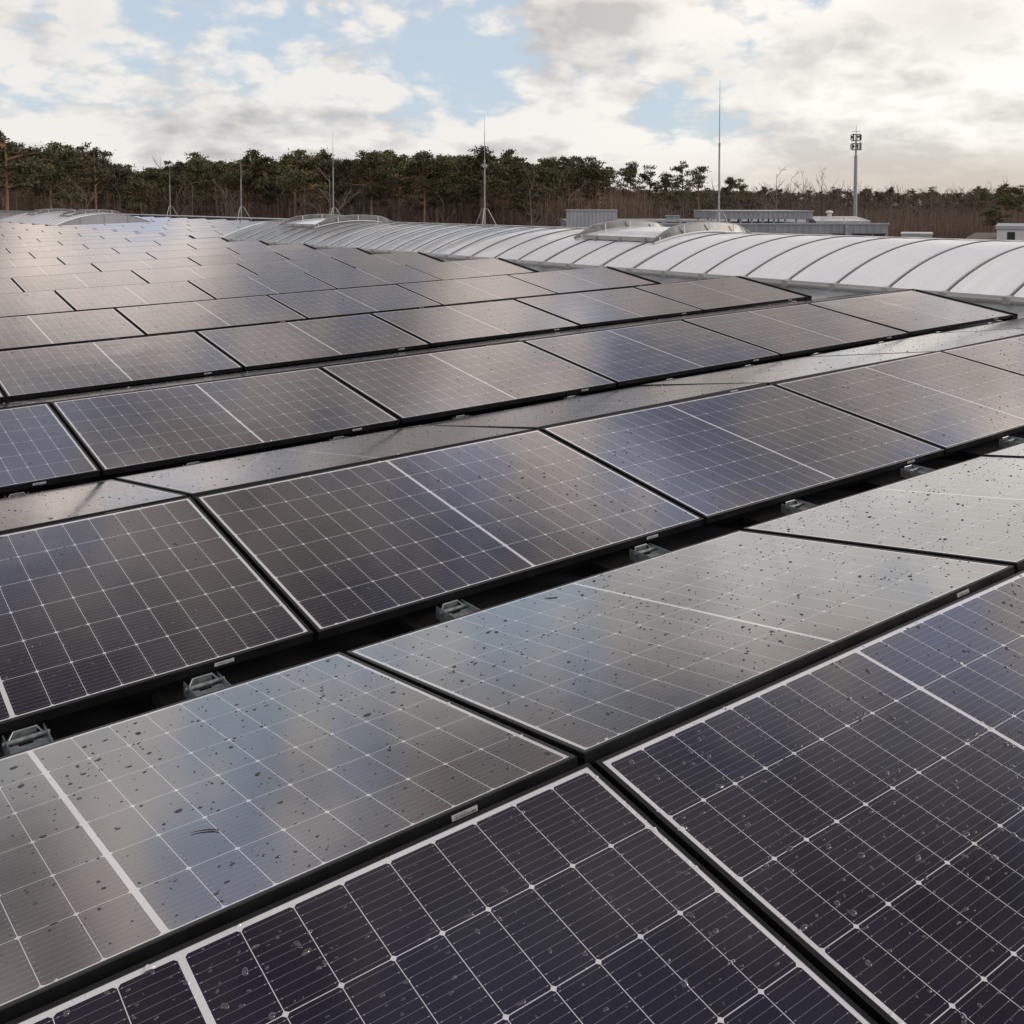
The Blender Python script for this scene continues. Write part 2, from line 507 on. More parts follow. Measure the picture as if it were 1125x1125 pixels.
def drops_mesh(n, seed, seg=8, med=0.0018):
    """rain drops standing on the glass: flat irregular caps"""
    r = np.random.default_rng(seed)
    hx, hy = PL / 2 - 0.014, PW / 2 - 0.014
    # drops gather in loose patches
    cx = r.uniform(-hx, hx, 60); cy = r.uniform(-hy, hy, 60)
    pick = r.integers(0, 60, n)
    gx = np.where(r.random(n) < 0.55, cx[pick] + r.normal(0, 0.085, n), r.uniform(-hx, hx, n))
    gy = np.where(r.random(n) < 0.55, cy[pick] + r.normal(0, 0.07, n), r.uniform(-hy, hy, n))
    gx = np.clip(gx, -hx, hx); gy = np.clip(gy, -hy, hy)
    R = np.clip(np.exp(r.normal(math.log(med), 0.52, n)), 0.0009, 0.0066)
    V, Fq = [], []
    rings = ((1.0, 0.0), (0.88, 0.26), (0.60, 0.44), (0.25, 0.53))
    b0 = 0
    for i in range(n):
        ph = r.uniform(0, 2 * PI); e = r.uniform(0.75, 1.6)
        wob = 1 + 0.24 * np.sin(2 * (np.arange(seg) * 2 * PI / seg) + ph) + r.normal(0, 0.10, seg)
        a = np.arange(seg) * 2 * PI / seg
        for k, h in rings:
            V.append(np.stack([gx[i] + R[i] * k * wob * np.cos(a) * e, gy[i] + R[i] * k * wob * np.sin(a) / e ** 0.5, np.full(seg, -0.0012 + R[i] * h * 0.95 + 0.00005)], 1))
        for q in range(3):
            for s in range(seg):
                s2 = (s + 1) % seg
                Fq.append((b0 + q * seg + s, b0 + q * seg + s2, b0 + (q + 1) * seg + s2, b0 + (q + 1) * seg + s))
        for s in range(0, seg - 2, 2):
            Fq.append((b0 + 3 * seg, b0 + 3 * seg + s + 1, b0 + 3 * seg + s + 2, b0 + 3 * seg + (s + 3) % seg) if s + 3 <= seg - 1 else (b0 + 3 * seg, b0 + 3 * seg + s + 1, b0 + 3 * seg + s + 2, b0 + 3 * seg))
        b0 += 4 * seg
    Fq = [f for f in Fq if len(set(f)) == 4]
    return np_mesh('panel_drops', np.concatenate(V), Fq, M_drop, smooth=True)


ME_frame, ME_sheet, ME_sticker = frame_mesh(), sheet_mesh(), sticker_mesh()
ME_drops = [drops_mesh(1150, 11 + k) for k in range(4)]
ME_drops_big = [drops_mesh(1250, 51 + k, 10, 0.0024) for k in range(2)]
ME_drops_few = [drops_mesh(420, 31 + k, 6) for k in range(3)]

TILT, GR, GV = RAD(8.9017), 0.03525, 0.30857
PITCHX = 1.742
PER = 2 * PW * math.cos(TILT) + GR + GV
# every tent stands a little out of line, as surveyed in the photograph (du, dv, dn)
JOG = [(-0.004, 0.117, 0.009), (0.001, 0.005, 0.004), (0.008, -0.062, -0.008), (0.019, -0.111, -0.013), (0.019, -0.128, -0.013), (0.008, 0.06, -0.004), (-0.03, 0.05, 0.010)]


def jog(t):
    return JOG[t] if t < len(JOG) else (0.0, 0.02, 0.0)


ORD = ['', 'first', 'second', 'third', 'fourth', 'fifth', 'sixth', 'seventh', 'eighth', 'ninth', 'tenth', 'eleventh', 'twelfth', 'thirteenth', 'fourteenth', 'fifteenth', 'sixteenth',
       'seventeenth', 'eighteenth', 'nineteenth', 'twentieth', 'twenty-first', 'twenty-second', 'twenty-third', 'twenty-fourth']
HAND = {
    ('A', 0, -1): 'nearly black solar panel at the bottom of the photo, beaded with raindrops',
    ('A', 0, 0): 'dark purple solar panel filling the lower right corner of the photo',
    ('B', 0, -2): 'beige reflecting solar panel cut off at the left edge, behind the bottom dark panel',
    ('B', 0, -1): 'grey reflecting wet solar panel with a curved pine needle lying on it',
    ('B', 0, 0): 'pale grey wet solar panel meeting the needle panel at its right short edge',
    ('B', 0, 1): 'cream bright solar panel at the right edge above the dark purple corner panel',
    ('B', 0, 2): 'bright solar panel sliver at right edge beyond the cream bright panel',
    ('A', 1, -1): 'dark brown solar panel at the left edge above the two nearest brackets',
    ('A', 1, 0): 'brown solar panel in the photo centre with a white middle stripe',
    ('A', 1, 1): 'blue solar panel just right of the central brown panel in the same row',
    ('A', 1, 2): 'grey solar panel with warm glow, second right of the central brown panel',
    ('A', 1, 3): 'grey solar panel at the right edge, third right of the central brown panel',
}


def panel(kind, t, k, label, cat_group, drops=True, sticker=True):
    du, dv, dn = jog(t)
    u = (k + 0.5) * PITCHX + du
    hw = PW / 2 * math.cos(TILT)
    n = PW / 2 * math.sin(TILT) + dn
    jr = random.Random(hash((kind == 'A', t, k)) & 0xffff)
    j1, j2 = jr.gauss(0, 0.0022), jr.gauss(0, 0.0022)
    if kind == 'A':
        v = t * PER + dv - GR / 2 - hw; tilt = TILT
    else:
        v = t * PER + dv + GR / 2 + hw; tilt = -TILT
    root = empty('solar_panel', roof(u, v, n) @ Matrix.Rotation(tilt + j1, 4, 'X') @ Matrix.Rotation(j2, 4, 'Y'))
    tag(root, label, 'solar panel', cat_group)
    link('frame', ME_frame, root)
    link('cell_sheet', ME_sheet, root)
    if sticker: link('sticker', ME_sticker, root)
    if drops:
        dd = link('raindrops', ME_drops_big[k % 2] if t == 0 and kind == 'A' else ME_drops[jr.randrange(4)] if t == 0 or (t == 1 and kind == 'A') else ME_drops_few[jr.randrange(3)], root)
        if jr.random() < 0.5: dd.rotation_euler = (0, 0, PI)
        dd['kind'] = 'stuff'
    return root


def rail_mesh():
    """dark profile that closes the end of a row"""
    b = MB()
    x0 = PL / 2
    b.box(x0 + 0.006, x0 + 0.020, -PW / 2 - 0.01, PW / 2 + 0.01, -0.085, -0.002)
    b.box(x0 + 0.0202, x0 + 0.085, -PW / 2 - 0.01, PW / 2 + 0.01, -0.034, -0.026)
    b.box(x0 + 0.0852, x0 + 0.100, -PW / 2 - 0.01, PW / 2 + 0.01, -0.085, 0.002)
    return b.mesh('end_rail', M_frame, bevel=0.001)


ME_rail = rail_mesh()


def seen(kind, t, k):
    du, dv, dn = jog(t)
    hw = PW * math.cos(TILT)
    pts = []
    for uu in (k, k + 1):
        for vv, nn in ((0, PW * math.sin(TILT)), (-hw if kind == 'A' else hw, 0)):
            q = to_px((roof(uu * PITCHX, t * PER + dv + vv, nn)).translation)
            if q is None: continue
            pts.append(q)
    if not pts: return False
    return max(q[0] for q in pts) > 1 and min(q[0] for q in pts) < 1124 and min(q[1] for q in pts) < 1124


GRP_A = 'solar panels tilted towards the camera'
GRP_B = 'solar panels tilted away from the camera'
NTENT = 22
rows_built = []
for t in range(NTENT):
    for k in range(-6, 5):
        for kind in 'AB':
            if kind == 'B' and t > 3: continue
            if not seen(kind, t, k): continue
            lab = HAND.get((kind, t, k))
            if not lab:
                n = 5 - k
                if kind == 'A':
                    lab = f'{ORD[n]} solar panel from the skylight in the {ORD[t + 1]} row of panels facing the camera'
                else:
                    lab = f'{ORD[n]} solar panel from the skylight in the {ORD[t + 1]} row of panels facing away'
            pr = panel(kind, t, k, lab, GRP_A if kind == 'A' else GRP_B, drops=t <= 5, sticker=t <= 5)
            if k == 4: link('end_rail', ME_rail, pr)
            rows_built.append((kind, t, k))
# panels that go on through the gap between the two skylights
for t in range(12, 27):
    for k in range(5 if t < 18 else 8, 9):
        lab = f'{ORD[k - 4]} small distant panel towards the parapet in the {ORD[t - 11]} row between the two skylights'
        panel('A', t, k, lab, 'solar panels between the two skylights', drops=False, sticker=False)


# ------------------------------------------------------------------ steel brackets in the valleys
def bracket_meshes():
    a = MB()
    a.box(-0.055, 0.055, -0.150, 0.020, -0.004, 0.0)                     # flat foot plate
    a.box(-0.055, -0.024, 0.0202, 0.034, -0.004, 0.0)                    # two tongues round the slot
    a.box(0.016, 0.055, 0.0202, 0.034, -0.004, 0.0)
    a.box(-0.0585, -0.0555, -0.10, 0.085, -0.03, 0.018)                  # cheeks
    a.box(0.0555, 0.0585, -0.10, 0.085, -0.03, 0.018)
    plate = a.mesh('bracket_plate', M_zinc, bevel=0.001)
    b = MB()
    b.tube([(-0.066, 0.046, 0.006), (0.066, 0.046, 0.006)], 0.0075, 10)
    rod = b.mesh('bracket_rod', M_zinc, smooth=False)
    c = MB()
    c.tube([(-0.048, 0.060, 0.004), (-0.030, 0.080, 0.019), (0.036, 0.080, 0.019), (0.050, 0.060, 0.004)], 0.0034, 6)
    c.box(-0.034, 0.036, 0.0765, 0.079, -0.022, 0.016)
    hook = c.mesh('bracket_hook', M_zinc)
    e = MB()
    e.box(-0.10, 0.10, -0.30, 0.30, 0, 0.035); pad = e.mesh('bracket_pad', M_rubber, bevel=0.004)
    return plate, rod, hook, pad


BR = bracket_meshes()
CNT = {}
for t in range(0, 5):
    for u in (-1.72, -0.85, -0.37, 0.49, 1.37, 2.26, 3.14, 4.03, 4.90, 5.77, 6.64, 7.51) if t == 0 else (-1.27, -0.40, 0.46, 1.31, 2.15, 3.04, 3.96, 4.80, 5.62, 6.5, 7.37, 8.24):
        vv = (t + 0.5) * PER + (jog(t)[1] + jog(t + 1)[1]) / 2
        if u > 8.6: continue
        q = to_px(roof(u, vv, -0.05).translation)
        if q is None or not (-25 < q[0] < 1140 and q[1] < 1140): continue
        if t >= 2: continue
        CNT[t] = CNT.get(t, 0) + 1
        root = empty('mounting_bracket', roof(u, vv + 0.018, -0.042 if t == 0 else -0.058) @ Matrix.Scale(0.88, 4))
        if t == 0:
            lab = f'galvanised bracket in the nearest black gap, {ORD[CNT[t]]} from the left'
        else:
            lab = f'small bracket peeping out of the second black gap, {ORD[CNT[t]]} from the left'
        tag(root, lab, 'bracket', 'steel brackets in the gaps between the rows')
        link('plate', BR[0], root); link('rod', BR[1], root); link('hook', BR[2], root)
        pd = link('rubber_pad', BR[3], root, Matrix.Translation((0, 0, -0.128 if t == 0 else -0.110)))

# a dry pine needle on the wet glass and a shorter twig further on
def needle(u, v, on, length, bend, rot, lab):
    du, dv, dn = jog(0)
    n = PW * math.sin(TILT) - (v - dv - GR / 2) * math.tan(TILT) + dn
    m_ = MB()
    pts = [((i / 8 - 0.5) * length, bend * ((i / 8 - 0.5) ** 2) * 4, 0.0016) for i in range(9)]
    m_.tube(pts, [0.0004 + 0.0009 * math.sin(min(1, i / 6) * PI / 2) * (1 if i < 7 else 0.6) for i in range(9)], 6)
    o = link('pine_needle', m_.mesh('pine_needle', mat('dry needle', (0.045, 0.022, 0.014), 0.5), smooth=True))
    o.matrix_world = roof(u, v, n - 0.0012) @ Matrix.Rotation(-TILT, 4, 'X') @ Matrix.Rotation(rot, 4, 'Z')
    tag(o, lab, 'pine needle')


def glass_uv(x, y):
    """point of the nearest away-facing glass under a photo pixel"""
    dloc = RC.transposed() @ Vector(((x - CX) / F, (y - CY) / F, 1))
    du, dv, dn = jog(0)
    # plane: n = n0 - (v - v0) tan
    v0 = dv + GR / 2; n0 = PW * math.sin(TILT) + dn; tt = math.tan(TILT)
    s = (n0 + v0 * tt - CAMA.z - CAMA.y * tt) / (dloc.z + dloc.y * tt)
    q = CAMA + s * dloc
    return q.x, q.y


u_, v_ = glass_uv(226, 912)
needle(u_, v_, 0, 0.058, -0.006, RAD(-38), 'dry brown curved pine needle lying on the nearest grey wet panel')
u_, v_ = glass_uv(603, 657)
needle(u_, v_, 0, 0.034, 0.002, RAD(-50), 'short dark twig lying near the far edge of the pale grey panel')


# ------------------------------------------------------------------ barrel skylights
SW, SH, SZ = 4.2, 0.45, 0.055
SU = 9.62
SR = (SW * SW / 4 + SH * SH) / (2 * SH)
SA = math.asin(SW / 2 / SR)


def arc_pt(a, off=0.0):
    return (SW / 2 + (SR + off) * math.sin(a), SZ + SH - SR + (SR + off) * math.cos(a))


def skylight(v0, v1, rib0, vents, label, nearside_end=True, farend=True):
    root = empty('barrel_skylight', roof(SU, v0, NR))
    tag(root, label, 'skylight', 'barrel vault skylights')
    Z0 = -NR                               # local height of the reference plane
    L = v1 - v0
    N = 36
    # opal sheets: real thickness
    a = MB()
    vs = []
    for v in (0.0, L):
        for off in (0.0, -0.012):
            for i in range(N + 1):
                x, zz = arc_pt(-SA + 2 * SA * i / N, off); vs.append((x, v, zz + Z0))
    n = N + 1
    fs = []
    for i in range(N):
        fs.append((i, i + 1, 2 * n + i + 1, 2 * n + i)); fs.append((n + i, 3 * n + i, 3 * n + i + 1, n + i + 1))
        fs.append((i, n + i, n + i + 1, i + 1)); fs.append((2 * n + i, 2 * n + i + 1, 3 * n + i + 1, 3 * n + i))
    a.add(vs, fs)
    link('glazing', a.mesh('skylight_glazing', M_opal, smooth=False), root)
    for pl in root.children[0].data.polygons: pl.use_smooth = len(pl.vertices) == 4 and abs(pl.normal.y) < 0.5
    # curb, sloping pale flashing and gutter rail on both sides
    c = MB()
    for sgn, x0 in ((1, 0.0), (-1, SW)):
        sx = lambda q: x0 + sgn * q
        prof = [(0.06, 0.0), (-0.42, 0.006), (-0.36, 0.03), (-0.10, 0.06), (-0.03, 0.08), (-0.03, Z0 - 0.02), (0.06, Z0 - 0.02)]
        vs = [(sx(q[0]), v, q[1]) for v in (-0.05, L + 0.05) for q in prof]
        k = len(prof)
        fs = [(i, (i + 1) % k, k + (i + 1) % k, k + i) for i in range(k)] + [tuple(range(k)), tuple(range(2 * k - 1, k - 1, -1))]
        c.add(vs, fs)
    link('curb', c.mesh('skylight_curb', M_flash), root)
    for sgn, x0 in ((1, 0.0), (-1, SW)):
        g = MB()
        sx = lambda q: x0 + sgn * q
        prof = [(-0.045 + 0.045 * math.cos(q), Z0 + 0.025 + 0.045 * math.sin(q)) for q in np.linspace(PI * 0.35, PI * 1.65, 9)] + [(0.05, Z0 - 0.018), (0.05, Z0 + 0.052)]
        vs = [(sx(q[0]), v, q[1]) for v in (-0.02, L + 0.02) for q in prof]
        k = len(prof)
        fs = [(i, (i + 1) % k, k + (i + 1) % k, k + i) for i in range(k)] + [tuple(range(k)), tuple(range(2 * k - 1, k - 1, -1))]
        g.add(vs, fs)
        link('edge_rail', g.mesh('skylight_rail', M_alu), root)
    # ribs: an aluminium strap between two dark seals
    def rib_mesh(wide):
        r = MB()
        w = 0.0085 if not wide else 0.022
        for (y0, y1, o0, o1, mi) in ((-w, w, 0.004, 0.016, 0), (-w - 0.008, -w - 0.0008, 0.003, 0.013, 1), (w + 0.0008, w + 0.008, 0.003, 0.013, 1)):
            vs = []
            for i in range(N + 1):
                al = -SA + 2 * SA * i / N
                for yy, oo in ((y0, o0), (y1, o0), (y1, o1), (y0, o1)):
                    x, zz = arc_pt(al, oo); vs.append((x, yy, zz + Z0))
            fs = []
            for i in range(N):
                for q in range(4):
                    q2 = (q + 1) % 4
                    fs.append((i * 4 + q, i * 4 + q2, (i + 1) * 4 + q2, (i + 1) * 4 + q))
            fs += [(0, 1, 2, 3), (N * 4 + 3, N * 4 + 2, N * 4 + 1, N * 4)]
            r.add(vs, fs, mi)
        return r.mesh('skylight_rib', [M_alu, M_seal])
    rm, rw = rib_mesh(False), rib_mesh(True)
    cm = MB()
    cm.box(-0.098, 0.03, -0.042, 0.042, Z0 - 0.022, Z0 + 0.072)
    clip = cm.mesh('rib_clip', M_alu, bevel=0.008)
    v = rib0
    vents_edges = [e for a_, b_ in vents for e in (a_, b_)]
    while v < v1 - 0.1:
        if v > v0 + 0.1:
            wide = any(abs(v - e) < 0.5 for e in vents_edges)
            rr = link('rib', rw if wide else rm, root, Matrix.Translation((0, v - v0, 0)))
            link('clip', clip, rr, Matrix.Translation((0, 0, 0)))
        v += 0.75
    # end walls
    for flag, yy in ((nearside_end, 0.02), (farend, L - 0.05)):
        if not flag: continue
        e = MB()
        n = N + 1
        top = [arc_pt(-SA + 2 * SA * i / N, -0.014) for i in range(n)]
        vs = [(x, yy, zz + Z0) for x, zz in top] + [(x, yy, Z0 + 0.0) for x, zz in top] + [(x, yy + 0.03, zz + Z0) for x, zz in top] + [(x, yy + 0.03, Z0 + 0.0) for x, zz in top]
        fs = []
        for i in range(N):
            fs += [(i, i + 1, n + i + 1, n + i), (2 * n + i, 3 * n + i, 3 * n + i + 1, 2 * n + i + 1), (i, 2 * n + i, 2 * n + i + 1, i + 1), (n + i, n + i + 1, 3 * n + i + 1, 3 * n + i)]
        e.add(vs, fs)
        for q in (0.25, 0.5, 0.75):
            x = SW * q; al = math.asin((x - SW / 2) / SR); e.box(x - 0.02, x + 0.02, yy - 0.02, yy - 0.003, Z0, arc_pt(al)[1] + Z0 - 0.02)
        link('end_wall', e.mesh('skylight_end', M_cladlight), root)
        e2 = MB(); e2.box(-0.02, SW + 0.02, yy - 0.05, yy + 0.06, 0.0, Z0 - 0.022); link('end_curb', e2.mesh('skylight_end_curb', M_flash), root)
    # smoke vents: a raised leaf on the crown between two curved wind deflectors
    for (a_, b_) in vents:
        vr = MB()
        A0, A1 = math.asin(-1.05 / SR), math.asin(1.12 / SR)
        K = 16
        vs = []
        for v in (a_ + 0.10 - v0, b_ - 0.10 - v0):
            for off in (0.075, 0.055):
                for i in range(K + 1):
                    x, zz = arc_pt(A0 + (A1 - A0) * i / K, off); vs.append((x, v, zz + Z0))
        n = K + 1
        fs = []
        for i in range(K):
            fs += [(i, i + 1, 2 * n + i + 1, 2 * n + i), (n + i, 3 * n + i, 3 * n + i + 1, n + i + 1), (i, n + i, n + i + 1, i + 1), (2 * n + i, 2 * n + i + 1, 3 * n + i + 1, 3 * n + i)]
        fs += [(0, 2 * n, 3 * n, n), (K, n + K, 3 * n + K, 2 * n + K)]
        vr.add(vs, fs)
        vo = link('vent_leaf', vr.mesh('vent_leaf', M_opal), root)
        fr = MB()
        x, zz = arc_pt(A0, 0.02)
        fr.box(x - 0.05, x - 0.003, a_ + 0.10 - v0, b_ - 0.10 - v0, zz + Z0 - 0.01, zz + Z0 + 0.06)
        for q in np.arange(a_ + 0.3, b_ - 0.15, 0.62): fr.box(x - 0.09, x - 0.052, q - v0 - 0.03, q - v0 + 0.03, zz + Z0 - 0.015, zz + Z0 + 0.045)
        x, zz = arc_pt(A1, 0.02)
        fr.box(x + 0.003, x + 0.05, a_ + 0.10 - v0, b_ - 0.10 - v0, zz + Z0 - 0.01, zz + Z0 + 0.06)
        link('vent_frame', fr.mesh('vent_frame', M_alu), vo)
        for v in (a_, b_):
            de = MB()
            B0, B1 = math.asin(-1.18 / SR), math.asin(1.28 / SR)
            K2 = 24
            vs = []
            for i in range(K2 + 1):
                s = i / K2
                h = 0.155 * min(1.0, 0.25 + 4.0 * min(s, 1 - s)) 
                al = B0 + (B1 - B0) * s
                x, zb = arc_pt(al, 0.019); x2, zt = arc_pt(al, 0.019 + h)
                lean = 0.05
                for xx, yy, q in ((x, -0.006, zb), (x, 0.006, zb), (x2, 0.006 + lean, zt), (x2, -0.006 + lean, zt)): vs.append((xx, v - v0 + yy, q + Z0))
            fs = []
            for i in range(K2):
                for q in range(4):
                    q2 = (q + 1) % 4
                    fs.append((i * 4 + q, i * 4 + q2, (i + 1) * 4 + q2, (i + 1) * 4 + q))
            fs += [(0, 1, 2, 3), (K2 * 4 + 3, K2 * 4 + 2, K2 * 4 + 1, K2 * 4)]
            de.add(vs, fs)
            dob = link('wind_deflector', de.mesh('wind_deflector', M_vent), root)
            # top bead and struts of the deflector
            be = MB()
            pts = []
            for i in range(K2 + 1):
                s = i / K2; h = 0.155 * min(1.0, 0.25 + 4.0 * min(s, 1 - s)); x2, zt = arc_pt(B0 + (B1 - B0) * s, 0.026); pts.append((x2, v - v0 - 0.02, zt + Z0))
            be.tube(pts, 0.016, 6)
            pts = []
            for i in range(K2 + 1):
                s = i / K2; h = 0.155 * min(1.0, 0.25 + 4.0 * min(s, 1 - s)); x2, zt = arc_pt(B0 + (B1 - B0) * s, 0.024 + h); pts.append((x2, v - v0 + 0.05, zt + Z0))
            de2 = MB(); de2.tube(pts, 0.010, 6)
            link('deflector_top', de2.mesh('deflector_top', M_steel), dob)
            for s in (0.05, 0.28, 0.52, 0.76, 0.95):
                h = 0.155 * min(1.0, 0.25 + 4.0 * min(s, 1 - s)); al = B0 + (B1 - B0) * s
                x, zb = arc_pt(al, 0.019); x2, zt = arc_pt(al, 0.019 + h)
                be.box(x - 0.010, x + 0.010, v - v0 - 0.022, v - v0 - 0.008, zb + Z0, zt + Z0)
            link('deflector_rim', be.mesh('deflector_rim', M_rim), dob)
    return root


skylight(0.4, 28.2, 4.46 - 0.75 * 5, [(10.95, 12.95), (23.7, 25.9)], 'long white barrel vault skylight running across the right half of the photo')
skylight(48.2, 76.0, 48.95, [(49.6, 51.6), (57.0, 59.0)], 'distant short looking barrel vault skylight at the far left with grey end wall')


# ------------------------------------------------------------------ lightning rods on tripods near the parapet
def rod_thing(x, ytop, u, label, thick=1.0, collar=None):
    # position along v from the pixel column, height from the pixel row of the tip
    dloc = RC.transposed() @ Vector(((x - CX) / F, (240 - CY) / F, 1))
    s = (u - CAMA.x) / dloc.x
    v = (CAMA + s * dloc).y
    base = roof(u, v, NR).translation
    D = base.y
    H = at(x, ytop, D).z - base.z
    root = empty('lightning_rod', Matrix.Translation(base))
    tag(root, label, 'lightning rod', 'lightning rods along the roof edge')
    m1 = MB()
    hl = H * 0.62
    m1.tube([(0, 0, 0.12), (0, 0, hl)], [0.026 * thick, 0.020 * thick], 8)
    m1.tube([(0, 0, hl - 0.02), (0, 0, hl + 0.06)], 0.026 * thick, 8)
    link('pole', m1.mesh('rod_pole', M_steel), root)
    m2 = MB()
    m2.tube([(0, 0, hl + 0.05), (0, 0, H * 0.86)], [0.012 * thick, 0.010 * thick], 6); m2.tube([(0, 0, H * 0.86), (0, 0, H)], [0.0065 * thick, 0.004], 6)
    link('tip', m2.mesh('rod_tip', M_steel), root)
    for k in range(3):
        a = 0.35 + k * 2 * PI / 3
        m3 = MB(); ex, ey = 0.52 * math.cos(a), 0.52 * math.sin(a)
        m3.tube([(0.03 * math.cos(a), 0.03 * math.sin(a), 0.86), (0.10 * math.cos(a), 0.10 * math.sin(a), 0.84), (ex, ey, 0.10)], 0.015 * thick, 6)
        lg = link('leg', m3.mesh('rod_leg', M_steel), root)
        m4 = MB(); m4.tube([(ex, ey, -0.02), (ex, ey, 0.10)], 0.17, 12)
        link('foot_weight', m4.mesh('rod_foot', M_cladlight), lg)
    if collar:
        m5 = MB(); hz_ = at(x, collar, D).z - base.z
        m5.tube([(0, 0, hz_ - 0.05), (0, 0, hz_ + 0.05)], 0.07, 8); m5.tube([(-0.12, 0, hz_), (0.12, 0, hz_)], 0.015, 6)
        link('collar', m5.mesh('rod_collar', M_steel), root)
    return root


rod_thing(187, 180, 16.5, 'thin lightning rod on a tripod, farthest left, right of the small far skylight')
rod_thing(265, 168, 16.5, 'thin lightning rod on a tripod in the gap between the two skylights')
rod_thing(366, 144, 16.2, 'thin lightning rod rising behind the farther vent of the long skylight')
rod_thing(532, 126, 16.5, 'lightning rod on a tripod before the forest near the photo centre', 1.05, collar=182)
rod_thing(789, 88, 15.6, 'tallest looking lightning rod, on a tripod behind the nearer skylight vent', 0.95)


# ------------------------------------------------------------------ things beyond the roof
def box_building(name, x0, x1, ytop, D, depth, label, cat, m_, parts=None, ybot=None, group=None, face=False):
    a = at(x0, ytop, D); b = at(x1, ytop, D)
    zt = a.z
    zb = 0.0 if ybot is None else at(x0, ybot, D).z
    root = empty(name, Matrix.Translation((0, 0, 0)))
    root.location = ((a.x + b.x) / 2, D + depth / 2, zb)
    hx = (b.x - a.x) / 2
    if face: root.rotation_euler = (0, 0, -math.atan2(root.location.x, D))
    tag(root, label, cat, group)
    return root, hx, zt - zb


def corrugate(bm_, x0, x1, y, z0, z1, step=0.3, dpt=0.04):
    x = x0
    while x < x1 - step * 0.4:
        bm_.box(x, min(x + step * 0.55, x1), y - dpt, y - 0.003, z0, z1); x += step


def ribbed_box(root, hx, depth, h, m_, part='wall', step=0.33):
    b = MB(); b.box(-hx, hx, -depth / 2, depth / 2, 0, h)
    corrugate(b, -hx, hx, -depth / 2, 0.05, h - 0.08, step)
    return link(part, b.mesh(part, m_), root)


# neighbouring hall: low front wing and plant storey
D = 74
wing, hx, h = box_building('industrial_hall', 634, 976, 246.5, D, 26, 'long low grey hall with windows and rooflights beyond the long skylight', 'building', M_panelgrey)
ribbed_box(wing, hx, 26, h, M_panelgrey, 'wall', 0.5)
b = MB(); b.box(-hx - 0.06, hx + 0.06, -13.09, -12.9, h - 0.01, h + 0.10)
link('coping', b.mesh('hall_coping', M_cladlight), wing)
for xa, xb in ((937, 957), (960, 972), (915, 930)):
    xm = lambda q: (at(q, 246, D).x - wing.location.x)
    zt = at(900, 257.5, D).z; zb = at(900, 263.5, D).z
    w = MB(); w.box(xm(xa), xm(xb), -13.075, -13.045, zb, zt)
    wf = link('window', w.mesh('hall_window', M_dark), wing)
    w = MB(); w.box(xm(xa) - 0.06, xm(xb) + 0.06, -13.10, -13.046, zt + 0.003, zt + 0.07); link('lintel', w.mesh('hall_lintel', M_seal), wf)
dn = MB(); xx = at(929.5, 246, D).x - wing.location.x; dn.box(xx - 0.10, xx + 0.10, -13.16, -13.045, 0, h - 0.05); link('downpipe', dn.mesh('hall_downpipe', M_steel), wing)
# plant storey standing on it
st, hx2, h2 = box_building('plant_room', 785.5, 893, 232.5, D + 3.0, 9, 'grey sheet clad plant room standing on the low hall roof', 'plant room', M_panelgrey, ybot=244.5)
st.location.z = h + 0.004
h2 = at(800, 232.5, D + 3).z - st.location.z
b = MB()
b.box(-hx2, hx2, -4.5, 4.5, 0.32, h2); corrugate(b, -hx2, hx2, -4.5, 0.34, h2 - 0.06, 0.36)
link('wall', b.mesh('plant_wall', M_panelgrey), st)
b = MB(); b.box(-hx2 - 0.05, hx2 + 0.05, -4.6, 4.55, h2 + 0.003, h2 + 0.07); link('coping', b.mesh('plant_coping', M_cladlight), st)
b = MB()
for q in np.linspace(-hx2 + 0.3, hx2 - 0.3, 9):
    for yy in (-4.2, 4.2): b.box(q - 0.06, q + 0.06, yy - 0.06, yy + 0.06, 0, 0.317)
link('footing', b.mesh('plant_feet', M_cladlight), st)
# rooflight and pipework to its right
rl = empty('roof_light', Matrix.Translation((at(925, 246, D + 3.5).x, D + 4.5, h + 0.004)))
tag(rl, 'flat white rooflight with pipe and small ventilator right of the plant room', 'rooflight')
hw_ = (at(954, 246, D + 3.5).x - at(895, 246, D + 3.5).x) / 2
b = MB(); b.box(-hw_, hw_, -1.2, 1.4, 0, 0.16); link('curb', b.mesh('roof_light_curb', M_cladlight), rl)
b = MB()
b.add([(-hw_, -1.15, 0.165), (hw_, -1.15, 0.165), (hw_ - 0.5, 0.3, 0.50), (-hw_, 0.3, 0.50), (hw_, 1.35, 0.165), (-hw_, 1.35, 0.165)], [(0, 1, 2, 3), (3, 2, 4, 5), (0, 3, 5), (1, 4, 2), (0, 5, 4, 1)])
link('dome', b.mesh('roof_light_dome', M_white), rl)
b = MB(); b.tube([(-0.55, 0.3, 0.3), (-0.55, 0.3, 0.78)], 0.16, 10); b.tube([(-0.55, 0.3, 0.76), (-0.55, 0.3, 0.86), (-0.55, 0.3, 0.95)], [0.28, 0.27, 0.10], 10)
link('ventilator', b.mesh('roof_vent', M_white), rl)
b = MB(); b.tube([(-hw_ + 0.2, -1.5, 0.42), (hw_ * 0.55, -1.5, 0.42), (hw_ * 0.95, -1.5, 0.16)], 0.05, 6)
for q in (-0.8, 0.0, 0.6): b.tube([(q * hw_, -1.5, 0.0), (q * hw_, -1.5, 0.42)], 0.04, 6)
link('pipe', b.mesh('roof_pipe', M_white), rl)
